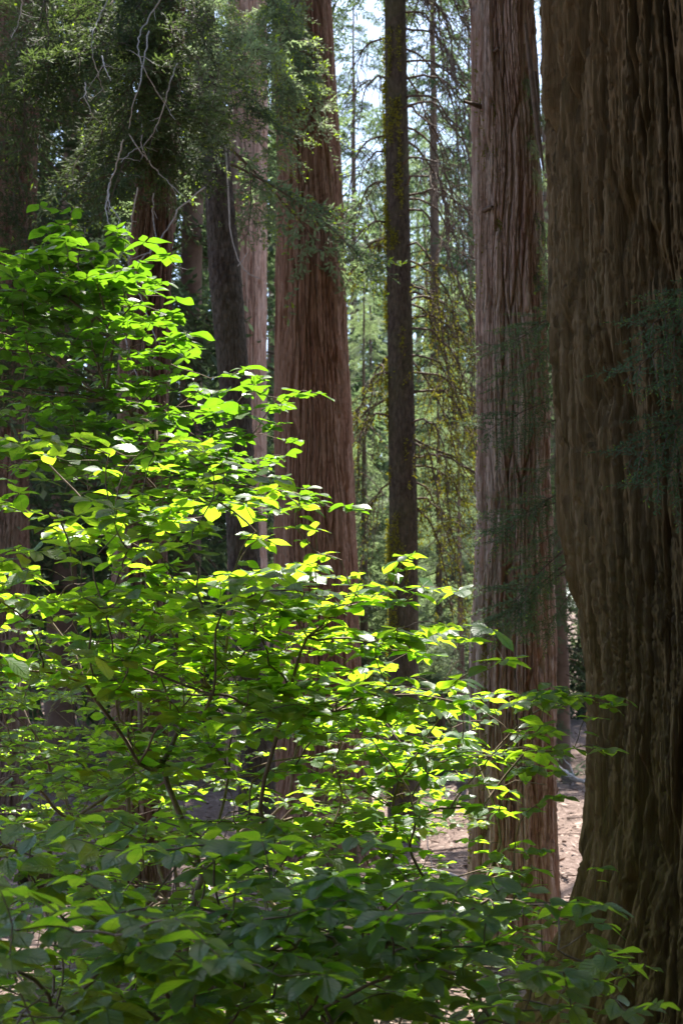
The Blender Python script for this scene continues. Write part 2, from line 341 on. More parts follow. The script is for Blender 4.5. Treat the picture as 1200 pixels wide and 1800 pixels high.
# ------------------------------------------------------------------ conifer branches (shared meshes, 2 m long along +X)
def fir_branch(name, seed, mats, fl=0.07, fw=0.022, nlat=24, droop=0.25, lat=0.42, tips=0.0, clump=0.0, sub=True):
    r = np.random.default_rng(seed); b = Buf(); L = 2.0
    t = np.linspace(0, 1, 9); bend = r.normal() * 0.15
    P = np.stack([L * t, bend * t * t, 0.12 * t - droop * t * t * L * 0.5], 1)
    b.tube(P, 0.016 * (1 - 0.85 * t), 5, 0)
    Cs, Ds, Ls, Tp = [], [], [], []
    for i in range(nlat):
        tt = 0.12 + 0.88 * (i + r.random()) / nlat
        if r.random() < 0.12: continue
        p = np.array([np.interp(tt, t, P[:, k]) for k in range(3)])
        ang = (1 if i % 2 else -1) * R(48 + 14 * r.normal())
        ll = L * lat * (0.25 + 0.75 * math.sin(math.pi * min(1, (1.08 - tt) * 1.15) ** 0.8) if tt < 0.98 else 0.2) * r.uniform(0.65, 1.1)
        d = np.array([math.cos(ang), math.sin(ang), r.normal() * 0.12 + clump * r.normal()])
        s = np.linspace(0, 1, 5); Q = p + np.outer(s * ll, d); Q[:, 2] -= (0.12 + droop * 0.3) * ll * s * s
        b.tube(Q, 0.005 * (1 - 0.7 * s), 3, 0)
        m = int(ll / (fl * 0.33)); sgn = np.where(np.arange(m) % 2, 1, -1)
        sp = (np.arange(m) + r.random(m)) / m
        q = np.stack([np.interp(sp, s, Q[:, k]) for k in range(3)], 1)
        a2 = ang + sgn * (R(42) + 0.25 * r.normal(size=m))
        dd = np.stack([np.cos(a2), np.sin(a2), 0.25 * r.normal(size=m) - 0.1 + clump * r.normal(size=m)], 1)
        ln = fl * (0.7 + 0.9 * r.random(m)) * (1.15 - 0.6 * sp)
        Cs.append(q); Ds.append(dd); Ls.append(ln); Tp.append(sp)
        if sub:
            for f_ in (0.45, 0.9, 1.3):
                q2 = q + dd * (ln * f_ * 0.6)[:, None]
                dd2 = dd + 0.38 * r.normal(size=dd.shape); Cs.append(q2); Ds.append(dd2); Ls.append(ln * 0.75); Tp.append(sp)
    C = np.concatenate(Cs); D = np.concatenate(Ds); Ln = np.concatenate(Ls); Tp = np.concatenate(Tp)
    N = np.stack([0.35 * r.normal(size=len(C)), 0.35 * r.normal(size=len(C)), np.ones(len(C))], 1)
    tip = (Tp > 0.72) & (r.random(len(C)) < tips)
    b.flakes(C[~tip], D[~tip], N[~tip], Ln[~tip], fw * (0.7 + 0.6 * r.random((~tip).sum())), 1)
    if tip.any(): b.flakes(C[tip], D[tip], N[tip], Ln[tip], fw * 1.1, 2)
    return b.build(name, mats, False)
B_FIR = [fir_branch('fir_branch', 100 + i, [M_TWIG, M_FIR, M_TIPS], 0.075, 0.020, 26, 0.3, tips=0.0) for i in range(4)]
B_CED = [fir_branch('cedar_branch', 120 + i, [M_TWIG, M_CEDARF, M_TIPS], 0.10, 0.019, 26, 0.55, 0.36, tips=0.05, clump=0.22) for i in range(5)]
B_TIP = [fir_branch('tipped_branch', 140 + i, [M_TWIG, M_FIRP if i else M_FIR, M_TIPS], 0.075, 0.022, 26, 0.45, 0.36, tips=0.4, clump=0.3) for i in range(3)]
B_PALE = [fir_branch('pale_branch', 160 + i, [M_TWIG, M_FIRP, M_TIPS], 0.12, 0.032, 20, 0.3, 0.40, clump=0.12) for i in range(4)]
B_FAR = [fir_branch('far_branch', 180 + i, [M_TWIG, M_FIR, M_FIRP], 0.18, 0.05, 16, 0.4, 0.42, tips=0.3, clump=0.3, sub=True) for i in range(4)]
B_BLUE = [fir_branch('blue_branch', 200 + i, [M_TWIG, M_BLUE, M_TIPS], 0.055, 0.013, 24, 0.35, 0.40, tips=0.06, clump=0.15) for i in range(3)]

def branch_mat(p, q, roll=0.0, width=1.0):
    p = np.asarray(p, float); q = np.asarray(q, float); v = q - p; L = np.linalg.norm(v); x = v / L
    up = np.array([0, 0, 1.0]) if abs(x[2]) < 0.9 else np.array([0, 1.0, 0])
    y = np.cross(up, x); y /= np.linalg.norm(y); z = np.cross(x, y)
    y2 = y * math.cos(roll) + z * math.sin(roll); z2 = np.cross(x, y2); s = L / 2
    M = np.eye(4); M[:3, 0] = x * s; M[:3, 1] = y2 * s * width; M[:3, 2] = z2 * s; M[:3, 3] = p
    return M

# openings in the canopy: points that the sun reaches (filled once the dogwoods are laid out)
LIT = np.zeros((0, 3))
def opens(P, rad=0.5):
    """True when a bough through the points P would close one of the canopy's gaps"""
    if not len(LIT): return False
    P = np.atleast_2d(P); dlt = P[:, None] - LIT[None]; t = dlt @ SUN
    perp = np.linalg.norm(dlt - t[..., None] * SUN, axis=2)
    return bool(((perp < rad) & (t > 0.3)).any())
def bough(tree, base, p, q, meshes, name='branch', roll=None, width=1.0, check=True, rad=1.0, i=None):
    p = np.asarray(p, float); q = np.asarray(q, float)
    if check and opens(p + np.outer(np.linspace(0.15, 1, 6), q - p), rad * (0.3 + 0.25 * np.linalg.norm(q - p))): return None
    me = meshes[random.randrange(len(meshes))] if i is None else meshes[i]
    return link(name, me, tree, branch_mat(p - base, q - base, random.uniform(-.4, .4) if roll is None else roll, width))
def whorl(tree, base, path, z0, z1, n, len0, len1, meshes, droop=(0.1, 0.5), check=True, az=None, keep=None, rad=1.0):
    """n boughs round the trunk axis from height z0 to z1"""
    a = random.random() * 6.28
    for k in range(n):
        f = (k + random.random()) / n; z = z0 + f * (z1 - z0); c, r = axis(path, z)
        a += 2.399 + random.gauss(0, 0.35)
        aa = a if az is None else random.uniform(*az)
        L = (len0 + (len1 - len0) * f) * random.uniform(0.7, 1.15)
        d = np.array([math.cos(aa), math.sin(aa), -random.uniform(*droop)])
        p = c + np.array([math.cos(aa), math.sin(aa), 0]) * r * 0.8; q = p + d / np.linalg.norm(d) * L
        if keep and not keep(p, q): continue
        bough(tree, base, p, q, meshes, check=check, rad=rad)

# ------------------------------------------------------------------ dogwoods
def leaf_template(seed):
    r = np.random.default_rng(seed); rows = 7; v = np.linspace(0, 1, rows)
    wd = 0.30 * np.sin(math.pi * np.clip(v, 0, 1) ** (0.9 + 0.15 * r.random())) ** 0.75 * r.uniform(0.92, 1.15)
    wd[0] = 0.012; wd[-1] = 0.0; wd[-2] *= 0.86
    fold = r.uniform(0.05, 0.30); dr = r.uniform(0.02, 0.28); tw = r.normal() * 0.15; side = r.normal() * 0.05
    V = []; UV = []
    for i in range(rows):
        for u in (-1, 0, 1):
            y = u * wd[i]; z = abs(u) * wd[i] * fold - dr * v[i] ** 2 + u * wd[i] * tw * v[i] + (0.03 * math.sin(7 * v[i] + seed + u) * abs(u))
            V.append((0.08 + v[i] * (1 - 0.1 * dr), y + side * v[i] ** 2, z)); UV.append((u, v[i]))
    V = np.array(V); F = []
    for i in range(rows - 1):
        for j in (0, 1): k = i * 3 + j; F.append((k, k + 1, k + 4, k + 3))
    # short leaf stalk
    V = np.concatenate([V, [(0, -.006, 0), (0, .006, 0), (0.085, .004, 0), (0.085, -.004, 0)]]); UV += [(0, 0)] * 4
    m = len(V) - 4; F.append((m, m + 3, m + 2, m + 1))
    return V, np.array(F), np.array(UV)
TPL = [leaf_template(s) for s in range(8)]

def in_poly(pt, poly):
    x, y = pt; c = False; n_ = len(poly)
    for i in range(n_):
        x1, y1 = poly[i]; x2, y2 = poly[(i + 1) % n_]
        if (y1 > y) != (y2 > y) and x < (x2 - x1) * (y - y1) / (y2 - y1) + x1: c = not c
    return c
def poly_point(poly):
    xs_ = [p[0] for p in poly]; ys_ = [p[1] for p in poly]
    while True:
        p = (random.uniform(min(xs_), max(xs_)), random.uniform(min(ys_), max(ys_)))
        if in_poly(p, poly): return p

def dogwood_nodes(areas, extra, ros):
    """spray centres and the leaf whorls in the flat tier round each"""
    cl = []
    for poly, n_, d0, d1 in areas:
        for _ in range(n_):
            px, py = poly_point(poly); cl.append((at(px, py, random.uniform(d0, d1)), 1.0))
    for px, py, d_, s_ in extra: cl.append((at(px, py, d_), s_))
    nodes, spray = [], []
    for c, s_ in cl:
        if c[2] < gz(c[0], c[1]) + 0.25: continue
        tilt = np.random.default_rng(int(abs(c[0] * 1e4))).normal(size=2) * 0.08
        m = max(3, int(ros * s_ * random.uniform(0.7, 1.3))); spray.append(c)
        for _ in range(m):
            a_ = random.uniform(0, 6.283); rr = 0.44 * s_ ** 0.5 * math.sqrt(random.random())
            o = np.array([math.cos(a_) * rr, math.sin(a_) * rr, 0]); o[2] = tilt @ o[:2] + random.gauss(0, 0.014)
            nodes.append(c + o)
    return np.array(spray), np.array(nodes)

def grow(roots, spray, nodes):
    """join stems, spray centres and whorls into one branching skeleton"""
    P = [np.asarray(r_, float) for r_ in roots]; par = [-1] * len(P); plen = [0.0] * len(P); stem = list(range(len(P)))
    for k, r_ in enumerate(list(P)):                       # each stem rises a little before it forks
        last = k
        tgt = spray[np.argsort(np.linalg.norm(spray - r_, axis=1))[: max(3, len(spray) // 3)]].mean(0)
        lean = (tgt - r_) * np.array([1, 1, 0]) * 0.10
        for j in range(4):
            P.append(P[last] + np.array([random.gauss(0, .03), random.gauss(0, .03), (tgt[2] - r_[2]) * 0.17]) + lean); par.append(last); plen.append(0.1 * j); stem.append(k); last = len(P) - 1
    for pts, alpha in ((spray, 0.35), (nodes, 0.15)):
        A = np.array(P); pl = np.array(plen); left = list(range(len(pts)))
        cost = np.full(len(pts), 1e9); best = np.zeros(len(pts), int)
        lo = len(roots)
        for q in range(lo, len(A)):
            dd = pts - A[q]; dist = np.linalg.norm(dd * np.array([1, 1, 1.15]), axis=1) ** 1.3 + alpha * pl[q] + 1.2 * np.maximum(0, -dd[:, 2])
            m = dist < cost; cost[m] = dist[m]; best[m] = q
        done = np.zeros(len(pts), bool)
        for _ in range(len(pts)):
            k = int(np.argmin(np.where(done, 1e9, cost))); done[k] = True; q = best[k]
            P.append(pts[k]); par.append(q); plen.append(plen[q] + float(np.linalg.norm(pts[k] - P[q]))); stem.append(stem[q]); me_ = len(P) - 1
            dd = pts - pts[k]; dist = np.linalg.norm(dd * np.array([1, 1, 1.15]), axis=1) ** 1.3 + alpha * plen[me_] + 1.2 * np.maximum(0, -dd[:, 2])
            m = (dist < cost) & ~done; cost[m] = dist[m]; best[m] = me_
    return np.array(P), np.array(par), np.array(stem)

def dogwood(name, label, roots, areas, extra, ros, size, mat, droop=(0.0, 0.5), group=None):
    spray, nodes = dogwood_nodes(areas, extra, ros)
    P, par, stem = grow(roots, spray, nodes)
    n_ = len(P); nn = len(nodes); base = np.array([np.mean([r_[0] for r_ in roots]), np.mean([r_[1] for r_ in roots]), 0.0]); base[2] = gz(base[0], base[1])
    t_ = thing(name, label, 'dogwood', base, group)
    cnt = np.ones(n_)
    for k in range(n_ - 1, len(roots) - 1, -1): cnt[par[k]] += cnt[k]
    rad = 0.0015 * cnt ** 0.35
    bufs = {}
    for k in range(len(roots), n_):
        a_, c_ = P[par[k]], P[k]; L = np.linalg.norm(c_ - a_)
        s = np.linspace(0, 1, 5); Q = a_ + np.outer(s, c_ - a_); j = np.array([random.gauss(0, 1), random.gauss(0, 1), random.gauss(0.4, .7)]) * 0.07 * L
        Q += np.outer(np.sin(math.pi * s), j) + np.outer(np.sin(2 * math.pi * s), j[::-1]) * 0.35
        r0 = min(rad[par[k]], rad[k] * 1.35); bufs.setdefault(int(stem[k]), Buf()).tube(Q, np.linspace(r0, rad[k], 5), 6 if rad[k] > 0.004 else 4, 0)
    for b_ in bufs.values(): link('stem', b_.build('dogwood_stem', M_STEM, True, base), t_)
    Ms = []
    def leaf(p, az, pitch, roll, L):
        M = Matrix.Translation(p.tolist()) @ Matrix.Rotation(az, 4, 'Z') @ Matrix.Rotation(pitch, 4, 'Y') @ Matrix.Rotation(roll, 4, 'X') @ Matrix.Scale(L, 4)
        Ms.append(np.array(M))
    for k in range(n_ - nn, n_):
        v = P[k] - P[par[k]]; az = math.atan2(v[1], v[0]); L0 = random.uniform(*size)
        c4 = random.choice((4, 4, 5, 6)); wt = random.gauss(0, 0.09); wa = random.uniform(0, 6.28)
        for q in range(c4):
            a_ = az + math.pi / 4 + q * 2 * math.pi / c4 + random.gauss(0, 0.22)
            L = L0 * random.uniform(0.58, 1.12) * (0.8 if q > 3 else 1)
            leaf(P[k], a_, random.uniform(*droop) + wt * math.cos(a_ - wa) * 2, random.gauss(0, 0.25), L)
        if np.linalg.norm(v) > 0.08:
            m = P[par[k]] + v * random.uniform(0.45, 0.7)
            for sg in (1, -1):
                if random.random() < 0.75: leaf(m, az + sg * (1.2 + random.gauss(0, .25)), random.uniform(*droop), random.gauss(0, .3), L0 * random.uniform(0.6, 1.0))
    Ms = np.array(Ms); var = np.array([random.randrange(8) for _ in Ms])
    pr = project(Ms[:, :3, 3]); inside = (pr[:, 0] > -20) & (pr[:, 0] < 1220) & (pr[:, 1] > -20) & (pr[:, 1] < 1820)
    sc_ = np.linalg.norm(Ms[:, :3, 0], axis=1) / pr[:, 2] * np.where(inside, 1, 0.01)
    order = np.argsort(-sc_); single, rest = order[:300], order[300:]
    mes = [mesh('dogwood_leaf', TPL[i][0], TPL[i][1], mat, True, TPL[i][2]) for i in range(8)]
    for k in single:
        M = Ms[k].copy(); M[:3, 3] -= base; link('leaf', mes[var[k]], t_, M)
    V, F, UV, o_ = [], [], [], 0
    for i in range(8):
        ms = Ms[rest[var[rest] == i]]; tv, tf, tu = TPL[i]
        if not len(ms): continue
        vv = np.einsum('mij,nj->mni', ms[:, :3, :3], tv) + ms[:, None, :3, 3] - base
        V.append(vv.reshape(-1, 3)); F.append((tf[None] + (np.arange(len(ms)) * len(tv))[:, None, None] + o_).reshape(-1, 4)); UV.append(np.tile(tu, (len(ms), 1))); o_ += len(ms) * len(tv)
    tag(link('leaf_mass', mesh('leaf_mass', np.concatenate(V), np.concatenate(F), mat, True, np.concatenate(UV)), t_), kind='stuff')
    return nodes

def g3(px_, y_):
    x_ = (px_ - 600) / 2500 * y_; return (x_, y_, float(gz(x_, y_)) - 0.05)
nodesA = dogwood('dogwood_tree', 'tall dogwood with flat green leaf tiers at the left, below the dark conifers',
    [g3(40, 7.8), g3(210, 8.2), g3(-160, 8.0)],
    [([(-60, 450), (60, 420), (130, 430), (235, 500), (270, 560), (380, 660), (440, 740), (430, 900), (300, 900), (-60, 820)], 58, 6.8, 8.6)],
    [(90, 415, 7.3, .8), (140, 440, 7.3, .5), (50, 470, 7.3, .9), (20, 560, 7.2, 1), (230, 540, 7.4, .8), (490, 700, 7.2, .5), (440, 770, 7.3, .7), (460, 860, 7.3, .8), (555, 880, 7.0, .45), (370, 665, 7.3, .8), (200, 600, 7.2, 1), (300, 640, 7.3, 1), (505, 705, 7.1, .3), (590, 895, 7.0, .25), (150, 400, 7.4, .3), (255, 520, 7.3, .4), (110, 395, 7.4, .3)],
    10, (0.09, 0.125), M_LEAF_SHADE, (-0.2, 0.32))
nodesB = dogwood('dogwood_shrub', 'sunlit dogwood glowing yellow-green in the middle, reaching before the broad red trunk',
    [g3(90, 5.9), g3(330, 6.2), g3(-80, 5.6)],
    [([(-40, 820), (200, 780), (330, 830), (450, 930), (620, 1010), (690, 1100), (660, 1230), (560, 1300), (300, 1300), (-40, 1150)], 52, 5.0, 6.6),
     ([(200, 1250), (640, 1260), (700, 1400), (560, 1480), (250, 1400)], 14, 5.6, 6.8)],
    [(270, 780, 5.6, .5), (380, 880, 5.6, .7), (450, 935, 5.6, .6), (600, 985, 5.5, .5), (690, 1035, 5.4, .4), (640, 1060, 5.5, .6), (790, 1105, 5.3, .5), (720, 1120, 5.4, .6), (650, 1130, 5.5, .7), (760, 1205, 5.2, .6), (680, 1205, 5.3, .7), (590, 1250, 5.3, .7), (540, 1120, 5.6, 1), (470, 1090, 5.6, 1), (120, 900, 5.2, .7)],
    9, (0.085, 0.125), M_LEAF, (-0.2, 0.34))
nodesC = dogwood('dogwood_shrub', 'farther dogwood thicket with small bright leaves seen through the gaps at the left',
    [g3(150, 10.0), g3(420, 10.6), g3(-40, 10.2), g3(560, 11)],
    [([(-40, 1050), (500, 1080), (700, 1190), (760, 1300), (600, 1450), (-40, 1500)], 84, 8.6, 11.6), ([(-40, 1180), (320, 1180), (320, 1480), (-40, 1480)], 26, 7.6, 9.8), ([(600, 1380), (840, 1420), (840, 1480), (620, 1460)], 6, 8.5, 10), ([(-40, 1440), (500, 1440), (900, 1640), (960, 1700), (880, 1840), (-40, 1840)], 60, 5.6, 8.6)],
    [], 9, (0.075, 0.105), M_LEAF, (-0.2, 0.3))
nodesD = dogwood('dogwood_shrub', 'shaded dogwood with large dull green leaves filling the lower foreground',
    [g3(120, 4.5), g3(560, 4.7), g3(330, 4.2), g3(-60, 4.4)],
    [([(-40, 1400), (260, 1430), (480, 1420), (640, 1520), (820, 1600), (930, 1680), (880, 1820), (-40, 1820)], 40, 3.5, 4.8),
     ([(-40, 1560), (500, 1600), (880, 1700), (880, 1840), (-40, 1840)], 12, 3.1, 3.9)],
    [(1050, 1700, 4.6, .35), (1080, 1715, 4.5, .25), (980, 1670, 4.6, .4), (1000, 1605, 4.8, .4), (930, 1590, 4.8, .5), (860, 1580, 4.8, .5), (220, 1580, 3.8, .6), (680, 1660, 3.6, .5)],
    9, (0.075, 0.115), M_LEAF, (-0.12, 0.42))
nodesE = dogwood('dogwood_shrub', 'low dogwood with loose sprays before the ridged cedar trunk, right of centre',
    [g3(760, 6.6), g3(640, 6.9), g3(850, 6.4)],
    [([(640, 1210), (880, 1230), (960, 1360), (860, 1380), (720, 1380), (640, 1320)], 14, 5.6, 7.4),
     ([(560, 1480), (700, 1560), (960, 1580), (940, 1720), (700, 1740), (540, 1620)], 22, 5.4, 7.2)],
    [(980, 1230, 6.6, .5), (1010, 1215, 6.6, .25), (930, 1290, 5.6, .6), (960, 1380, 5.4, .4), (860, 1330, 5.4, .6), (730, 1440, 5.8, .5), (790, 1420, 5.8, .5), (850, 1415, 5.8, .35), (720, 1490, 5.9, .3), (840, 1530, 6.0, .6), (910, 1530, 6.0, .5), (970, 1530, 6.0, .35), (880, 1480, 6.4, .3), (650, 1430, 6.0, .5), (690, 1420, 6.4, .5), (640, 1500, 6.2, .6), (700, 1550, 6.0, .6), (760, 1570, 6.0, .6), (610, 1370, 6.4, .6), (700, 1370, 6.4, .5)],
    8, (0.08, 0.11), M_LEAF, (-0.15, 0.35))

# which leaves the sun reaches: the canopy keeps open above them
LITPOLY = [(-60, 790), (250, 740), (400, 840), (490, 920), (620, 950), (860, 1070), (860, 1150), (760, 1240), (640, 1290), (560, 1500), (200, 1400), (-60, 1180)]
lit = [p for p in np.concatenate([nodesB, nodesC]) if in_poly(project(p)[0][:2], LITPOLY)]
lit += [p for p in nodesE if in_poly(project(p)[0][:2], [(680, 1390), (900, 1390), (1000, 1500), (1000, 1560), (800, 1560), (680, 1540)])]
lit += [at(x_, y_, d_) for x_, y_, d_ in ((740, 1500, 17.5), (700, 1490, 17.8), (780, 1520, 16.8), (990, 1420, 23), (980, 1460, 20.5), (1010, 1290, 38), (1000, 1340, 30))]
lit += [p for p in nodesC if in_poly(project(p)[0][:2], [(-40, 1450), (500, 1450), (900, 1660), (880, 1800), (-40, 1800)]) and noise2(np.array([p[0] * 1.6]), np.array([p[1] * 1.6]), 5)[0] > 0.15]
LIT = np.array(lit); LIT = LIT[rng.permutation(len(LIT))[:1200]]

# ------------------------------------------------------------------ the main trees
FT = lambda d: 2.1 + 0.49 * d            # height of the frame's upper edge at distance d
def tree(name, label, path, cat='tree', group=None):
    base = np.array([path[0][1], path[0][2], float(gz(path[0][1], path[0][2]))])
    return thing(name, label, cat, base, group), base

# big trunk at the right
pB = [(z, x + 0.07, 8.0, r - 0.02) for z, x, r in [(-0.15, 2.16, 0.90), (0.6, 2.17, 0.86), (1.2, 2.19, 0.83), (2.1, 2.2, 0.81), (2.9, 2.14, 0.84), (4.0, 2.10, 0.85), (6.0, 2.04, 0.82), (9, 2.0, 0.78), (32, 1.7, 0.25)]]
tB, bB = tree('cedar_tree', 'massive dark cedar with deep shaggy bark cut off by the right edge', pB)
link('trunk', trunk_mesh('big_trunk', pB, M_BIG, 'big', 5, 680, 0.012, 6.6, bB, flare=(1.5, 0.62, 2.2), lobes=0.06, amp=1.0), tB)
whorl(tB, bB, pB, 7.5, 28, 90, 3.6, 2.0, B_CED, (0.1, 0.7))

# ridged cedar left of it
pC = px_path([(0, 836, 930), (500, 843, 950), (900, 845, 962), (1200, 832, 968), (1650, 828, 966)], 11.5, 30, 0.1)
tC, bC = tree('cedar_tree', 'ridged pinkish cedar trunk standing just left of the massive dark trunk', pC)
link('trunk', trunk_mesh('cedar_trunk', pC, M_CEDAR, 'cedar', 9, 300, 0.014, 8.2, bC, flare=(1.0, 0.25, 2.5), lobes=0.05), tC)
whorl(tC, bC, pC, 8.6, 27, 80, 3.2, 1.5, B_CED, (0.1, 0.6))
# sprigs with young tips on its right side, stubs with moss
for px_, py_, l_ in ((925, 130, .35), (940, 180, .4), (935, 240, .35), (945, 300, .3), (950, 380, .4), (955, 430, .5), (945, 470, .6)):
    p = at(px_ - 14, py_ - 12, 11.3); q = p + np.array([0.12, -0.08, -0.34]) * l_ / .4
    bough(tC, bC, p, q, B_TIP, check=False, width=0.9)
for px_, py_, dx in ((846, 188, -.16), (862, 95, .05), (850, 370, .05)):
    b = Buf(); p = at(px_, py_, 11.35); t5 = np.linspace(0, 1, 4); b.tube(p + np.outer(t5, [dx, -0.16, -0.02]), 0.022 * (1 - .5 * t5), 6)
    link('branch_stub', b.build('branch_stub', M_TWIG, True, bC), tC)
def tufts(P, N, L, W, seed=0, per=1):
    r = np.random.default_rng(seed); P = np.repeat(P, per, 0); N = np.repeat(N, per, 0)
    D = N + 0.7 * r.normal(size=P.shape); D[:, 2] -= 0.5
    b_ = Buf(); b_.flakes(P + 0.01 * r.normal(size=P.shape), D, r.normal(size=P.shape), L * (0.5 + r.random(len(P))), W, 0); return b_
def trunk_points(path, n_, z0, z1, a0, a1, seed, thr, sc=(3, 1.2)):
    r = np.random.default_rng(seed); z = z0 + (z1 - z0) * r.random(n_); a_ = a0 + (a1 - a0) * r.random(n_)
    k = noise2(a_ * sc[0], z * sc[1], seed) > thr; z, a_ = z[k], a_[k]; p = np.asarray(path)
    cx = np.interp(z, p[:, 0], p[:, 1]); cy = np.interp(z, p[:, 0], p[:, 2]); rr = np.interp(z, p[:, 0], p[:, 3]) + 0.012
    N_ = np.stack([np.cos(a_), np.sin(a_), 0 * a_], 1); return np.stack([cx, cy, z], 1) + N_ * rr[:, None], N_
P_, N_ = trunk_points(pC, 9000, 0.2, 7.5, R(180), R(250), 4, 0.3, (5, 0.9))
tag(link('moss', tufts(P_, N_, 0.03, 0.014, 1, 2).build('moss', M_MOSS, False, bC), tC), kind='stuff')

# broad sequoia in the middle
pS = px_path([(0, 482, 578), (300, 489, 596), (600, 485, 608), (900, 487, 620), (1200, 488, 632), (1450, 478, 650)], 17, 40, 0.12)
tS, bS = tree('sequoia_tree', 'broad straight red-brown sequoia trunk in the middle of the view', pS)
link('trunk', trunk_mesh('sequoia_trunk', pS, M_SEQ, 'seq', 14, 300, 0.018, 11, bS, flare=(1.2, 0.45, 2.6), lobes=0.035), tS)
whorl(tS, bS, pS, 11.5, 36, 90, 3.4, 1.6, B_CED, (0.1, 0.6))

# slender mossy pine
pM = px_path([(0, 676, 712), (500, 680, 722), (900, 684, 733), (1170, 683, 735), (1400, 681, 738)], 20, 26, 0.05)
tM, bM = tree('pine_tree', 'slender dark pine trunk flecked with moss, drooping bare branches on its right', pM)
link('trunk', trunk_mesh('pine_trunk', pM, M_PINE, 'pine', 21, 110, 0.025, 12.3, bM), tM)
P_, N_ = trunk_points(pM, 16000, 0.5, 12, R(165), R(285), 8, 0.25, (2.2, 2.6))
tag(link('moss', tufts(P_, N_, 0.05, 0.016, 2, 1).build('moss', M_MOSS, False, bM), tM), kind='stuff')
whorl(tM, bM, pM, 13, 25, 40, 2.6, 1.0, B_FIR, (0.0, 0.6))
def droop_branch(p, az, L, up, drop, seed, moss, twigs=12):
    r = np.random.default_rng(seed); t = np.linspace(0, 1, 12); h = np.array([math.cos(az), math.sin(az), 0])
    Q = p + np.outer(L * (1 - (1 - t) ** 1.7), h); Q[:, 2] += up * np.sin(t * 2.2) - drop * t ** 2.2; Q += np.cumsum(r.normal(size=Q.shape) * 0.03 * L, 0)
    b_ = Buf(); b_.tube(Q, 0.021 * (1 - 0.75 * t), 5); pts = [Q[3:]]
    for k in range(twigs):
        s = r.uniform(0.2, 1); q = np.array([np.interp(s, t, Q[:, i]) for i in range(3)]); tl = r.uniform(0.3, 0.9)
        d = h * r.uniform(-0.1, 0.7) + np.array([r.normal() * .4, r.normal() * .4, -r.uniform(0.1, 0.9)]); u_ = np.linspace(0, 1, 6)
        T_ = q + np.outer(u_ * tl, d); T_[:, 2] -= 0.4 * tl * u_ ** 2; T_ += np.cumsum(r.normal(size=T_.shape) * 0.022, 0)
        b_.tube(T_, 0.009 * (1 - .6 * u_), 3); pts.append(T_[1:])
    mp = np.concatenate(pts); 
    mb = None
    if moss > 0:
        idx = r.integers(0, len(mp) - 1, int(moss)); f_ = r.random((len(idx), 1)); nb = np.where(np.linalg.norm(mp[idx + 1] - mp[idx], axis=1)[:, None] < .35, mp[idx + 1], mp[idx]); Pm = mp[idx] * f_ + nb * (1 - f_) + r.normal(size=(len(idx), 3)) * 0.014
        mb = tufts(Pm, r.normal(size=Pm.shape) * .5 + [0, 0, -.5], 0.04, 0.02, seed + 1)
    return b_, mb
for k in range(64):
    z = 4.5 + 9.5 * (k + random.random()) / 64; c, r_ = axis(pM, z)
    left = random.random() < 0.18
    az = random.uniform(2.6, 3.7) if left else random.uniform(-0.9, 0.8)
    L = random.uniform(0.5, 0.9) if left else random.uniform(0.8, 1.35)
    bb, mb = droop_branch(c, az, L, random.uniform(0.0, 0.35), random.uniform(1.2, 3.2) * (0.5 if left else 1), 300 + k, 0 if z > 8.6 else random.choice((160, 360, 600)), 16)
    o = link('branch', bb.build('bare_branch', M_TWIG, True, bM), tM)
    if mb: tag(link('moss', mb.build('moss', M_MOSS, False, bM), o), kind='stuff')

# pale red trunk and dark leaning trunk left of the sequoia
pR = px_path([(150, 402, 468), (600, 408, 466), (950, 404, 467), (1250, 398, 472)], 27, 42, 0.15)
tR, bR = tree('sequoia_tree', 'pale red sequoia trunk behind the dark leaning trunk, left of the broad one', pR)
link('trunk', trunk_mesh('pale_trunk', pR, M_PALE, 'seq', 33, 150, 0.03, 16, bR, lobes=0.03), tR)
whorl(tR, bR, pR, 17, 38, 50, 3.6, 1.6, B_CED, (0.1, 0.6))
pL = px_path([(0, 338, 374), (240, 356, 400), (500, 369, 425), (700, 388, 440), (1000, 402, 458), (1350, 420, 484)], 15, 20, 0.06)
tL, bL = tree('fir_tree', 'dark grey trunk leaning left, crossing before the pale red trunk', pL)
link('trunk', trunk_mesh('leaning_trunk', pL, M_GREY, 'pine', 41, 120, 0.022, 9.6, bL), tL)

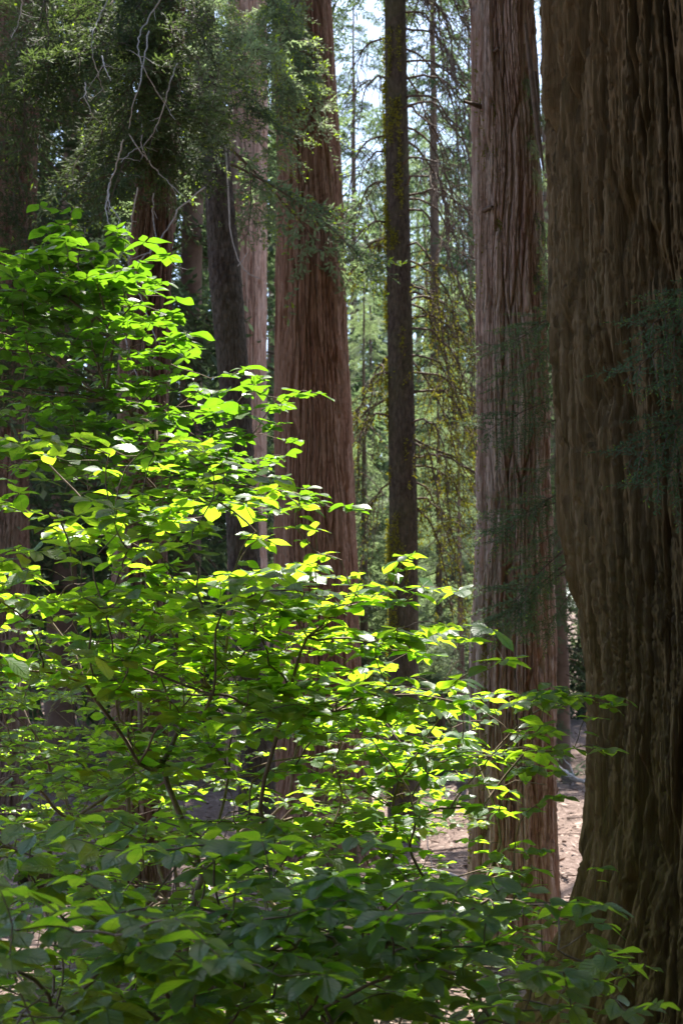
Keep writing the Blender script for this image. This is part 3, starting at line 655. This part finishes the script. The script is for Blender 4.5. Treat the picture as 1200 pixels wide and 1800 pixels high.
# shaggy cedar at the left with bleached dead twigs
pK = px_path([(0, 262, 318), (350, 243, 300), (600, 222, 296), (720, 214, 290), (1100, 206, 290), (1500, 196, 296)], 13, 24, 0.08)
tK, bK = tree('cedar_tree', 'shaggy dark cedar at the left hung with bleached dead twigs', pK)
link('trunk', trunk_mesh('left_cedar_trunk', pK, M_DKCEDAR, 'cedar', 52, 170, 0.018, 8.8, bK, lobes=0.08), tK)
WH = [[(290, -10), (262, 30), (245, 60), (242, 90), (255, 125), (275, 160), (295, 190), (307, 212)],
      [(195, -10), (175, 30), (162, 60), (163, 100), (175, 140), (186, 168)],
      [(180, 100), (186, 120), (196, 140)],
      [(312, 112), (300, 140), (290, 185), (272, 230), (252, 258), (235, 262), (215, 285)],
      [(225, 235), (248, 266), (262, 285), (280, 305), (305, 330), (322, 345)],
      [(218, 245), (207, 285), (192, 325), (187, 365), (190, 390), (208, 412), (226, 426)],
      [(360, 328), (318, 362), (290, 410), (268, 436), (244, 458), (237, 475), (240, 505), (254, 540), (272, 590), (284, 612)],
      [(270, 340), (269, 385), (276, 425), (288, 455), (310, 468), (330, 474)],
      [(262, 55), (255, 100), (245, 150), (232, 190), (228, 225)],
      [(150, 145), (150, 170), (160, 195), (178, 218)],
      [(250, 220), (250, 262), (258, 280)], [(244, 330), (232, 380), (226, 440), (226, 470)],
      [(40, -5), (38, 25), (20, 68)], [(212, 545), (215, 580), (228, 620), (240, 660), (262, 700)],
      [(192, 320), (192, 360), (212, 386)]]
for k, row in enumerate(WH):
    d_ = 11.5 + 0.4 * math.sin(k * 2.1); Q = np.array([at(x_, y_, d_ + 0.12 * math.sin(k + 1.3 * i)) for i, (x_, y_) in enumerate(row)])
    tt = np.linspace(0, len(Q) - 1, len(Q) * 4); Q = np.stack([np.interp(tt, np.arange(len(Q)), Q[:, i]) for i in range(3)], 1)
    Q[1:-1] = (Q[:-2] + 2 * Q[1:-1] + Q[2:]) / 4; Q += 0.005 * rng.normal(size=Q.shape)
    b = Buf(); b.tube(Q, np.linspace(0.0065, 0.003, len(Q)), 6)
    for j in range(3):
        q = Q[rng.integers(3, len(Q))]; u_ = np.linspace(0, 1, 5); b.tube(q + np.outer(u_ * rng.uniform(.06, .16), rng.normal(size=3) * [.7, .5, .7] + [0, 0, -.4]) + 0.006 * np.cumsum(rng.normal(size=(5, 3)), 0), 0.003 * (1 - .6 * u_), 4)
    link('dead_twig', b.build('dead_twig', M_WHITE, True, bK), tK)
Q = np.array([at(x_, y_, 14.6) for x_, y_ in ((390, 232), (397, 262), (399, 300), (402, 350), (404, 400), (409, 425), (418, 455), (428, 473), (440, 483), (457, 490))])
b = Buf(); b.tube(Q, np.linspace(0.011, 0.005, len(Q)), 6); b.tube(np.array([at(x_, y_, 14.6) for x_, y_ in ((418, 468), (427, 457), (435, 444))]), 0.005, 4)
link('dead_twig', b.build('dead_twig', M_WHITE, True, bL), tL)

# crowns over the upper left: boughs of the left cedar, the leaning fir and the sequoias reach into the frame
whorl(tK, bK, pK, 4.6, 9.5, 46, 2.4, 3.0, B_CED, (0.1, 0.7), rad=0.6)
whorl(tK, bK, pK, 9.5, 22, 50, 3.0, 1.4, B_CED, (0.1, 0.7))
whorl(tL, bL, pL, 7.7, 10, 26, 2.2, 2.4, B_TIP, (0.15, 0.7), rad=0.6)
whorl(tL, bL, pL, 10, 19, 40, 2.6, 1.4, B_FIR, (0.1, 0.6))
for (x0, y0, x1, y1, d_) in ((520, -40, 440, 40, 15.5), (540, -30, 470, 110, 15.2), (430, 60, 540, 130, 14.5), (400, 180, 530, 215, 14.4), (390, 200, 500, 262, 14.3), (400, 120, 470, 190, 14.3), (380, 150, 370, 235, 14.2), (450, -30, 545, 60, 15), (420, 150, 540, 260, 14.6), (520, 20, 505, 150, 15.6), (430, 250, 465, 400, 15.6), (500, 0, 560, 110, 15.8)):
    bough(tL, bL, at(x0, y0, d_), at(x1, y1, d_ - 0.6), B_TIP, check=False)

for (x0, y0, x1, y1) in ((290, -60, 200, 60), (290, -40, 330, 90), (280, 60, 190, 170), (285, 40, 350, 170), (270, 150, 170, 260), (275, 140, 340, 270), (265, 230, 190, 340), (270, 220, 330, 330), (290, -80, 260, 70), (280, 120, 270, 240), (100, -80, 60, 90), (60, -50, 130, 120), (20, 60, 90, 230), (200, 0, 110, 140)):
    bough(tK, bK, at(x0, y0, 12.8), at(x1, y1, 12.0), B_CED, check=False)

HOSTS = [(tK, bK, pK, B_CED), (tL, bL, pL, B_TIP), (tS, bS, pS, B_TIP), (tK, bK, pK, B_CED)]
for k in range(46):
    h_ = HOSTS[k % 4]; lo, hi = ((-20, 420), (330, 520), (430, 560), (60, 360))[k % 4]
    x1 = random.uniform(lo, hi); y1 = random.uniform(-40, 300 if x1 < 460 else 200); d0 = h_[2][0][2]
    q = at(x1, y1, random.uniform(d0 - 1.8, d0 - 0.4)); p, r_ = axis(h_[2], q[2] + random.uniform(0.3, 1.2))
    bough(h_[0], h_[1], p, q, h_[3], check=False, width=random.uniform(0.7, 1.1))

# small fir between the two cedars, boughs before the ridged trunk
pF = [(-0.1, 1.83, 10.2, 0.06), (7.5, 1.86, 10.2, 0.015)]
tF, bF = tree('young_fir', 'young fir with dark blue-green boughs hanging before the ridged cedar trunk', pF)
b = Buf(); zz = np.linspace(-0.1, 7.5, 20); b.tube(np.stack([np.interp(zz, [-.1, 7.5], [1.83, 1.86]), 0 * zz + 10.2, zz], 1), np.interp(zz, [-.1, 7.5], [0.06, 0.012]), 8)
link('trunk', b.build('young_fir_trunk', M_PINE, True, bF), tF)
for (y0, x1, y1, d1) in ((545, 848, 590, 9.7), (560, 870, 650, 9.9), (530, 900, 575, 9.8), (680, 845, 735, 9.8), (720, 880, 760, 9.9), (840, 840, 920, 9.8), (870, 870, 900, 9.7), (930, 845, 1060, 9.8), (960, 835, 1085, 9.9), (980, 880, 1050, 9.8), (900, 900, 960, 9.9), (1000, 930, 1100, 9.9), (600, 930, 680, 9.9), (790, 905, 830, 9.9)):
    bough(tF, bF, at(1045, y0, 10.2), at(x1, y1, d1), B_BLUE, check=False, width=1.0, roll=-random.uniform(0.3, 0.9))
# fir boughs reaching in at the right edge
pE = [(0.0, 1.95, 6.3, 0.05), (6.0, 1.95, 6.3, 0.012)]
tE, bE = tree('young_fir', 'dark fir boughs reaching in from the right edge before the massive trunk', pE)
b = Buf(); zz = np.linspace(0, 6, 16); b.tube(np.stack([0 * zz + 1.95, 0 * zz + 6.3, zz], 1), np.linspace(0.05, 0.012, 16), 8)
link('trunk', b.build('young_fir_trunk', M_PINE, True, bE), tE)
for (y0, x1, y1) in ((480, 1125, 545), (500, 1090, 620), (560, 1160, 500), (680, 1100, 770), (720, 1130, 830), (590, 1150, 650), (760, 1170, 720)):
    bough(tE, bE, at(1365, y0 - 20, 6.3), at(x1, y1, 6.0), B_BLUE, check=False, width=0.9, i=0, roll=-random.uniform(0.2, 0.7))
# dark broken limb leaning between the two cedars
Q = np.array([at(x_, y_, 10.6) for x_, y_ in ((922, 40), (930, 100), (938, 170), (946, 240), (955, 300))])
b = Buf(); b.tube(Q, np.array([0.008, .018, .022, .02, .008]), 7); b.tube(Q[1:3] + [0.05, 0.05, -0.1], [0.014, 0.006], 6)
link('broken_limb', b.build('broken_limb', M_TWIG, True, bC), tC)

# ------------------------------------------------------------------ trees behind
def back_tree(name, label, px_, d_, h, r0, meshes, z0, n_, len0, len1, group=None, mat=None, droop=(0.1, 0.6), lean=0.0):
    x_ = (px_ - 600) / 2500 * d_; g = float(gz(x_, d_)) - 0.15
    path = [(g, x_, d_, r0), (g + h, x_ + lean, d_, r0 * 0.12)]
    t_, b_ = tree(name, label, path, group=group)
    bb = Buf(); zz = np.linspace(g, g + h, 14); wob = 0.05 * r0 * np.sin(zz * 1.3 + px_)
    bb.tube(np.stack([x_ + lean * (zz - g) / h + wob, 0 * zz + d_, zz], 1), np.linspace(r0, r0 * .1, 14) * (1 + 0.05 * np.sin(zz * 3)), 12)
    link('trunk', bb.build('far_trunk', mat or M_FARBARK, True, b_), t_)
    whorl(t_, b_, path, g + z0, g + h, n_, len0, len1, meshes, droop, check=d_ < 40)
    return t_
# trunk at the far left
pW = px_path([(200, -8, 64), (430, -12, 58), (700, -16, 46), (1200, -22, 48)], 22, 32, 0.1)
tW, bW = tree('cedar_tree', 'greyish red trunk half hidden by foliage at the left edge', pW)
link('trunk', trunk_mesh('left_edge_trunk', pW, M_DKCEDAR, 'cedar', 61, 120, 0.03, 13, bW), tW)
whorl(tW, bW, pW, 7.5, 14, 30, 2.6, 3.2, B_CED, (0.1, 0.6))

for k in range(16):
    y0 = 40 + 45 * k; bough(tW, bW, at(25, y0 - 60, 21.6), at(random.uniform(-30, 130), y0 + random.uniform(0, 60), 20.4), B_CED, check=False)

GAP = 'sunlit firs in the gap behind the mossy pine'
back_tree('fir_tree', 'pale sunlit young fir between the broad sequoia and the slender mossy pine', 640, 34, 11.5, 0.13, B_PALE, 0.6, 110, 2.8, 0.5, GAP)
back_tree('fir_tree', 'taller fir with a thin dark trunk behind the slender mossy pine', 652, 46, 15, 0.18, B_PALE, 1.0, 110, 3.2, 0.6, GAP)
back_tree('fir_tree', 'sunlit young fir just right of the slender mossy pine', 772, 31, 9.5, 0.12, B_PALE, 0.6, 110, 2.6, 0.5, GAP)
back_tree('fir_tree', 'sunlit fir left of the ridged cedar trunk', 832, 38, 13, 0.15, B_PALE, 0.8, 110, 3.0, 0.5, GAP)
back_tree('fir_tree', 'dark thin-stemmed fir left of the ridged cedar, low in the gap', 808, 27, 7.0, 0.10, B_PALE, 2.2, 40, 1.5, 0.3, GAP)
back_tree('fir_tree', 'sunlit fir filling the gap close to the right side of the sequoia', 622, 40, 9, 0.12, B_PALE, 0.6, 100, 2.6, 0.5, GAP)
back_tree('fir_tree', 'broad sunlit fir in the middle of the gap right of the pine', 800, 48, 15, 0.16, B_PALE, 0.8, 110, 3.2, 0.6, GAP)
back_tree('fir_tree', 'dark fir low between the two right-hand cedars', 985, 30, 14, 0.16, B_FIR, 1.5, 120, 2.4, 0.6)
back_tree('fir_tree', 'tall fir closing the narrow gap between the two right-hand cedars', 972, 44, 30, 0.25, B_FIR, 2.0, 130, 3.0, 1.2)
def where(px_):
    for lim, txt in ((215, 'left of the shaggy cedar'), (380, 'right of the shaggy cedar'), (500, 'behind the pale red trunk'), (680, 'between broad sequoia and slender pine'), (850, 'between slender pine and ridged cedar'), (1400, 'between the two right-hand cedars')):
        if px_ < lim: return txt
ORD = ['leftmost', 'second from left', 'third from left', 'fourth from left', 'fifth from left', 'sixth from left', 'seventh from left', 'eighth from left', 'ninth from left', 'tenth from left', 'eleventh from left', 'twelfth from left']
far = []
for k in range(46):
    d_ = random.uniform(48, 120); px_ = -160 + 1520 * (k * 0.618 % 1)
    if px_ > 1040 or 880 < px_ < 960 or px_ < -60 or 495 < px_ < 600: continue
    gap = 590 < px_ < 860
    far.append(('distant low conifer', px_, d_, random.uniform(9, 15) + (0 if gap else d_ * 0.08), random.uniform(.15, .3), B_FAR if k % 3 and not gap else B_PALE, 0.8 if k % 2 else 2.5, 64, 4.4, 0.9))
for px_, d_ in ((768, 52), (705, 74), (834, 64), (622, 66), (662, 92), (738, 88), (800, 100), (752, 84), (812, 90), (476, 55), (350, 48), (160, 40), (60, 46), (330, 30), (110, 29), (-20, 33), (20, 26), (420, 40)):
    gap = 590 < px_ < 860
    far.append(('tall conifer rising out of view', px_, d_, 34, 0.32, B_PALE if gap and d_ > 70 else B_FAR, 3 if gap else 4, 105 if gap else 74, 4.4, 1.8))
seen = {}
for row in sorted(far, key=lambda r_: r_[1]):
    kind, px_ = row[0], row[1]; key = kind + ' ' + where(px_); n_ = seen.get(key, 0); seen[key] = n_ + 1
    back_tree('conifer_tree', kind + ' ' + where(px_) + ', ' + ORD[n_], *row[1:], kind.replace('conifer', 'conifers') + ' ' + where(px_), droop=(0.1, 0.65))

# ------------------------------------------------------------------ fallen wood
def log(name, label, pts, r0, r1, mat, twigs=0, seed=0):
    r = np.random.default_rng(seed); Q = np.array(pts, float); tt = np.linspace(0, len(Q) - 1, 16); Q = np.stack([np.interp(tt, np.arange(len(Q)), Q[:, i]) for i in range(3)], 1)
    Q += np.cumsum(r.normal(size=Q.shape) * r0 * 0.15, 0); base = Q[0].copy(); b_ = Buf(); b_.tube(Q, np.linspace(r0, r1, 16), 9)
    for k in range(twigs):
        q = Q[r.integers(2, 15)]; u_ = np.linspace(0, 1, 6); d = r.normal(size=3); d[2] = abs(d[2]) + .3
        b_.tube(q + np.outer(u_ * r.uniform(.3, .9), d * .6) + np.cumsum(r.normal(size=(6, 3)) * .02, 0), r1 * .6 * (1 - .7 * u_), 5)
    o = link(name, b_.build(name, mat, True, base)); o.location = base; tag(o, label, 'branch' if r0 < .05 else 'log'); return o
def on(px_, d_, h=0.0):
    x_ = (px_ - 600) / 2500 * d_; return (x_, d_, float(gz(x_, d_)) + h)
log('fallen_branch', 'bleached fallen branch on the sunlit ground between the right-hand trunks', [on(985, 27, .35), on(1005, 26.4, .25), on(1030, 26, .08)], 0.05, 0.03, M_WHITE, 4, 3)
log('fallen_log', 'dark dead limb lying behind the dogwoods at the lower left', [on(60, 9.2, .9), on(160, 9.4, .75), on(300, 9.5, .55), on(480, 9.6, .15)], 0.09, 0.05, M_TWIG, 7, 5)
log('fallen_branch', 'thin grey fallen branch on the pale duff below the cedar', [on(700, 15.5, .05), on(760, 15.2, .09), on(820, 15.0, .05)], 0.03, 0.012, M_WHITE, 3, 8)

# ------------------------------------------------------------------ boughs that keep the rest in shade, and unseen conifers added to block skylight
CROWNS = [(tB, bB, pB, B_CED), (tC, bC, pC, B_CED), (tS, bS, pS, B_CED), (tM, bM, pM, B_FIR), (tL, bL, pL, B_FIR), (tK, bK, pK, B_CED), (tR, bR, pR, B_CED)]
def shade(points, tries, rad=0.8, reach=4.6):
    """boughs of the standing trees that cross the sun's way to the points"""
    made = 0
    for _ in range(tries):
        p = points[random.randrange(len(points))]; h = random.uniform(8.5, 22); q = p + SUN * ((h - p[2]) / SUN[2])
        if q[2] < FT(q[1]) + 0.6: continue
        best = None
        for c in CROWNS:
            a_, r_ = axis(c[2], q[2] + 0.8)
            if a_[2] > c[2][-1][0]: continue
            dd = np.linalg.norm((q - a_)[:2])
            if dd < reach and (best is None or dd < best[0]): best = (dd, c, a_)
        if best is None or best[0] < 0.6: continue
        dd, c, a_ = best; v = q - a_; q2 = a_ + v * (1 + 0.5 / dd)
        if bough(c[0], c[1], a_, q2, c[3], rad=rad): made += 1
    return made
low = [p for p in np.concatenate([nodesD, nodesE])]
_ = (shade(list(nodesA), 220, 0.5), shade(low, 400, 0.4), shade([at(random.uniform(0, 600), random.uniform(1500, 1790), random.uniform(5, 9)) for _ in range(60)], 60))
for k in range(20):
    ang = math.pi * (1.22 + 1.0 * k / 19); d_ = 7.5 + 8 * (k * 0.618 % 1)
    x_, y_ = d_ * math.cos(ang), d_ * math.sin(ang) - 1.5
    g = float(gz(x_, y_)); path = [(g - .1, x_, y_, .4), (g + 28, x_, y_, .05)]
    t_, b_ = tree('conifer_tree', 'unseen conifer added around the viewer to block skylight', path, group='unseen conifers added against skylight')
    bb = Buf(); zz = np.linspace(g - .1, g + 28, 12); bb.tube(np.stack([0 * zz + x_, 0 * zz + y_, zz], 1), np.linspace(.4, .05, 12), 10)
    link('trunk', bb.build('far_trunk', M_FARBARK, True, b_), t_)
    whorl(t_, b_, path, g + 1.5, g + 27, 100, 4.2, 1.6, B_FAR, (0.1, 0.6), check=True, keep=lambda p, q: not (q[1] > 0.5 and abs(q[0]) < 0.3 * q[1] + 0.8))
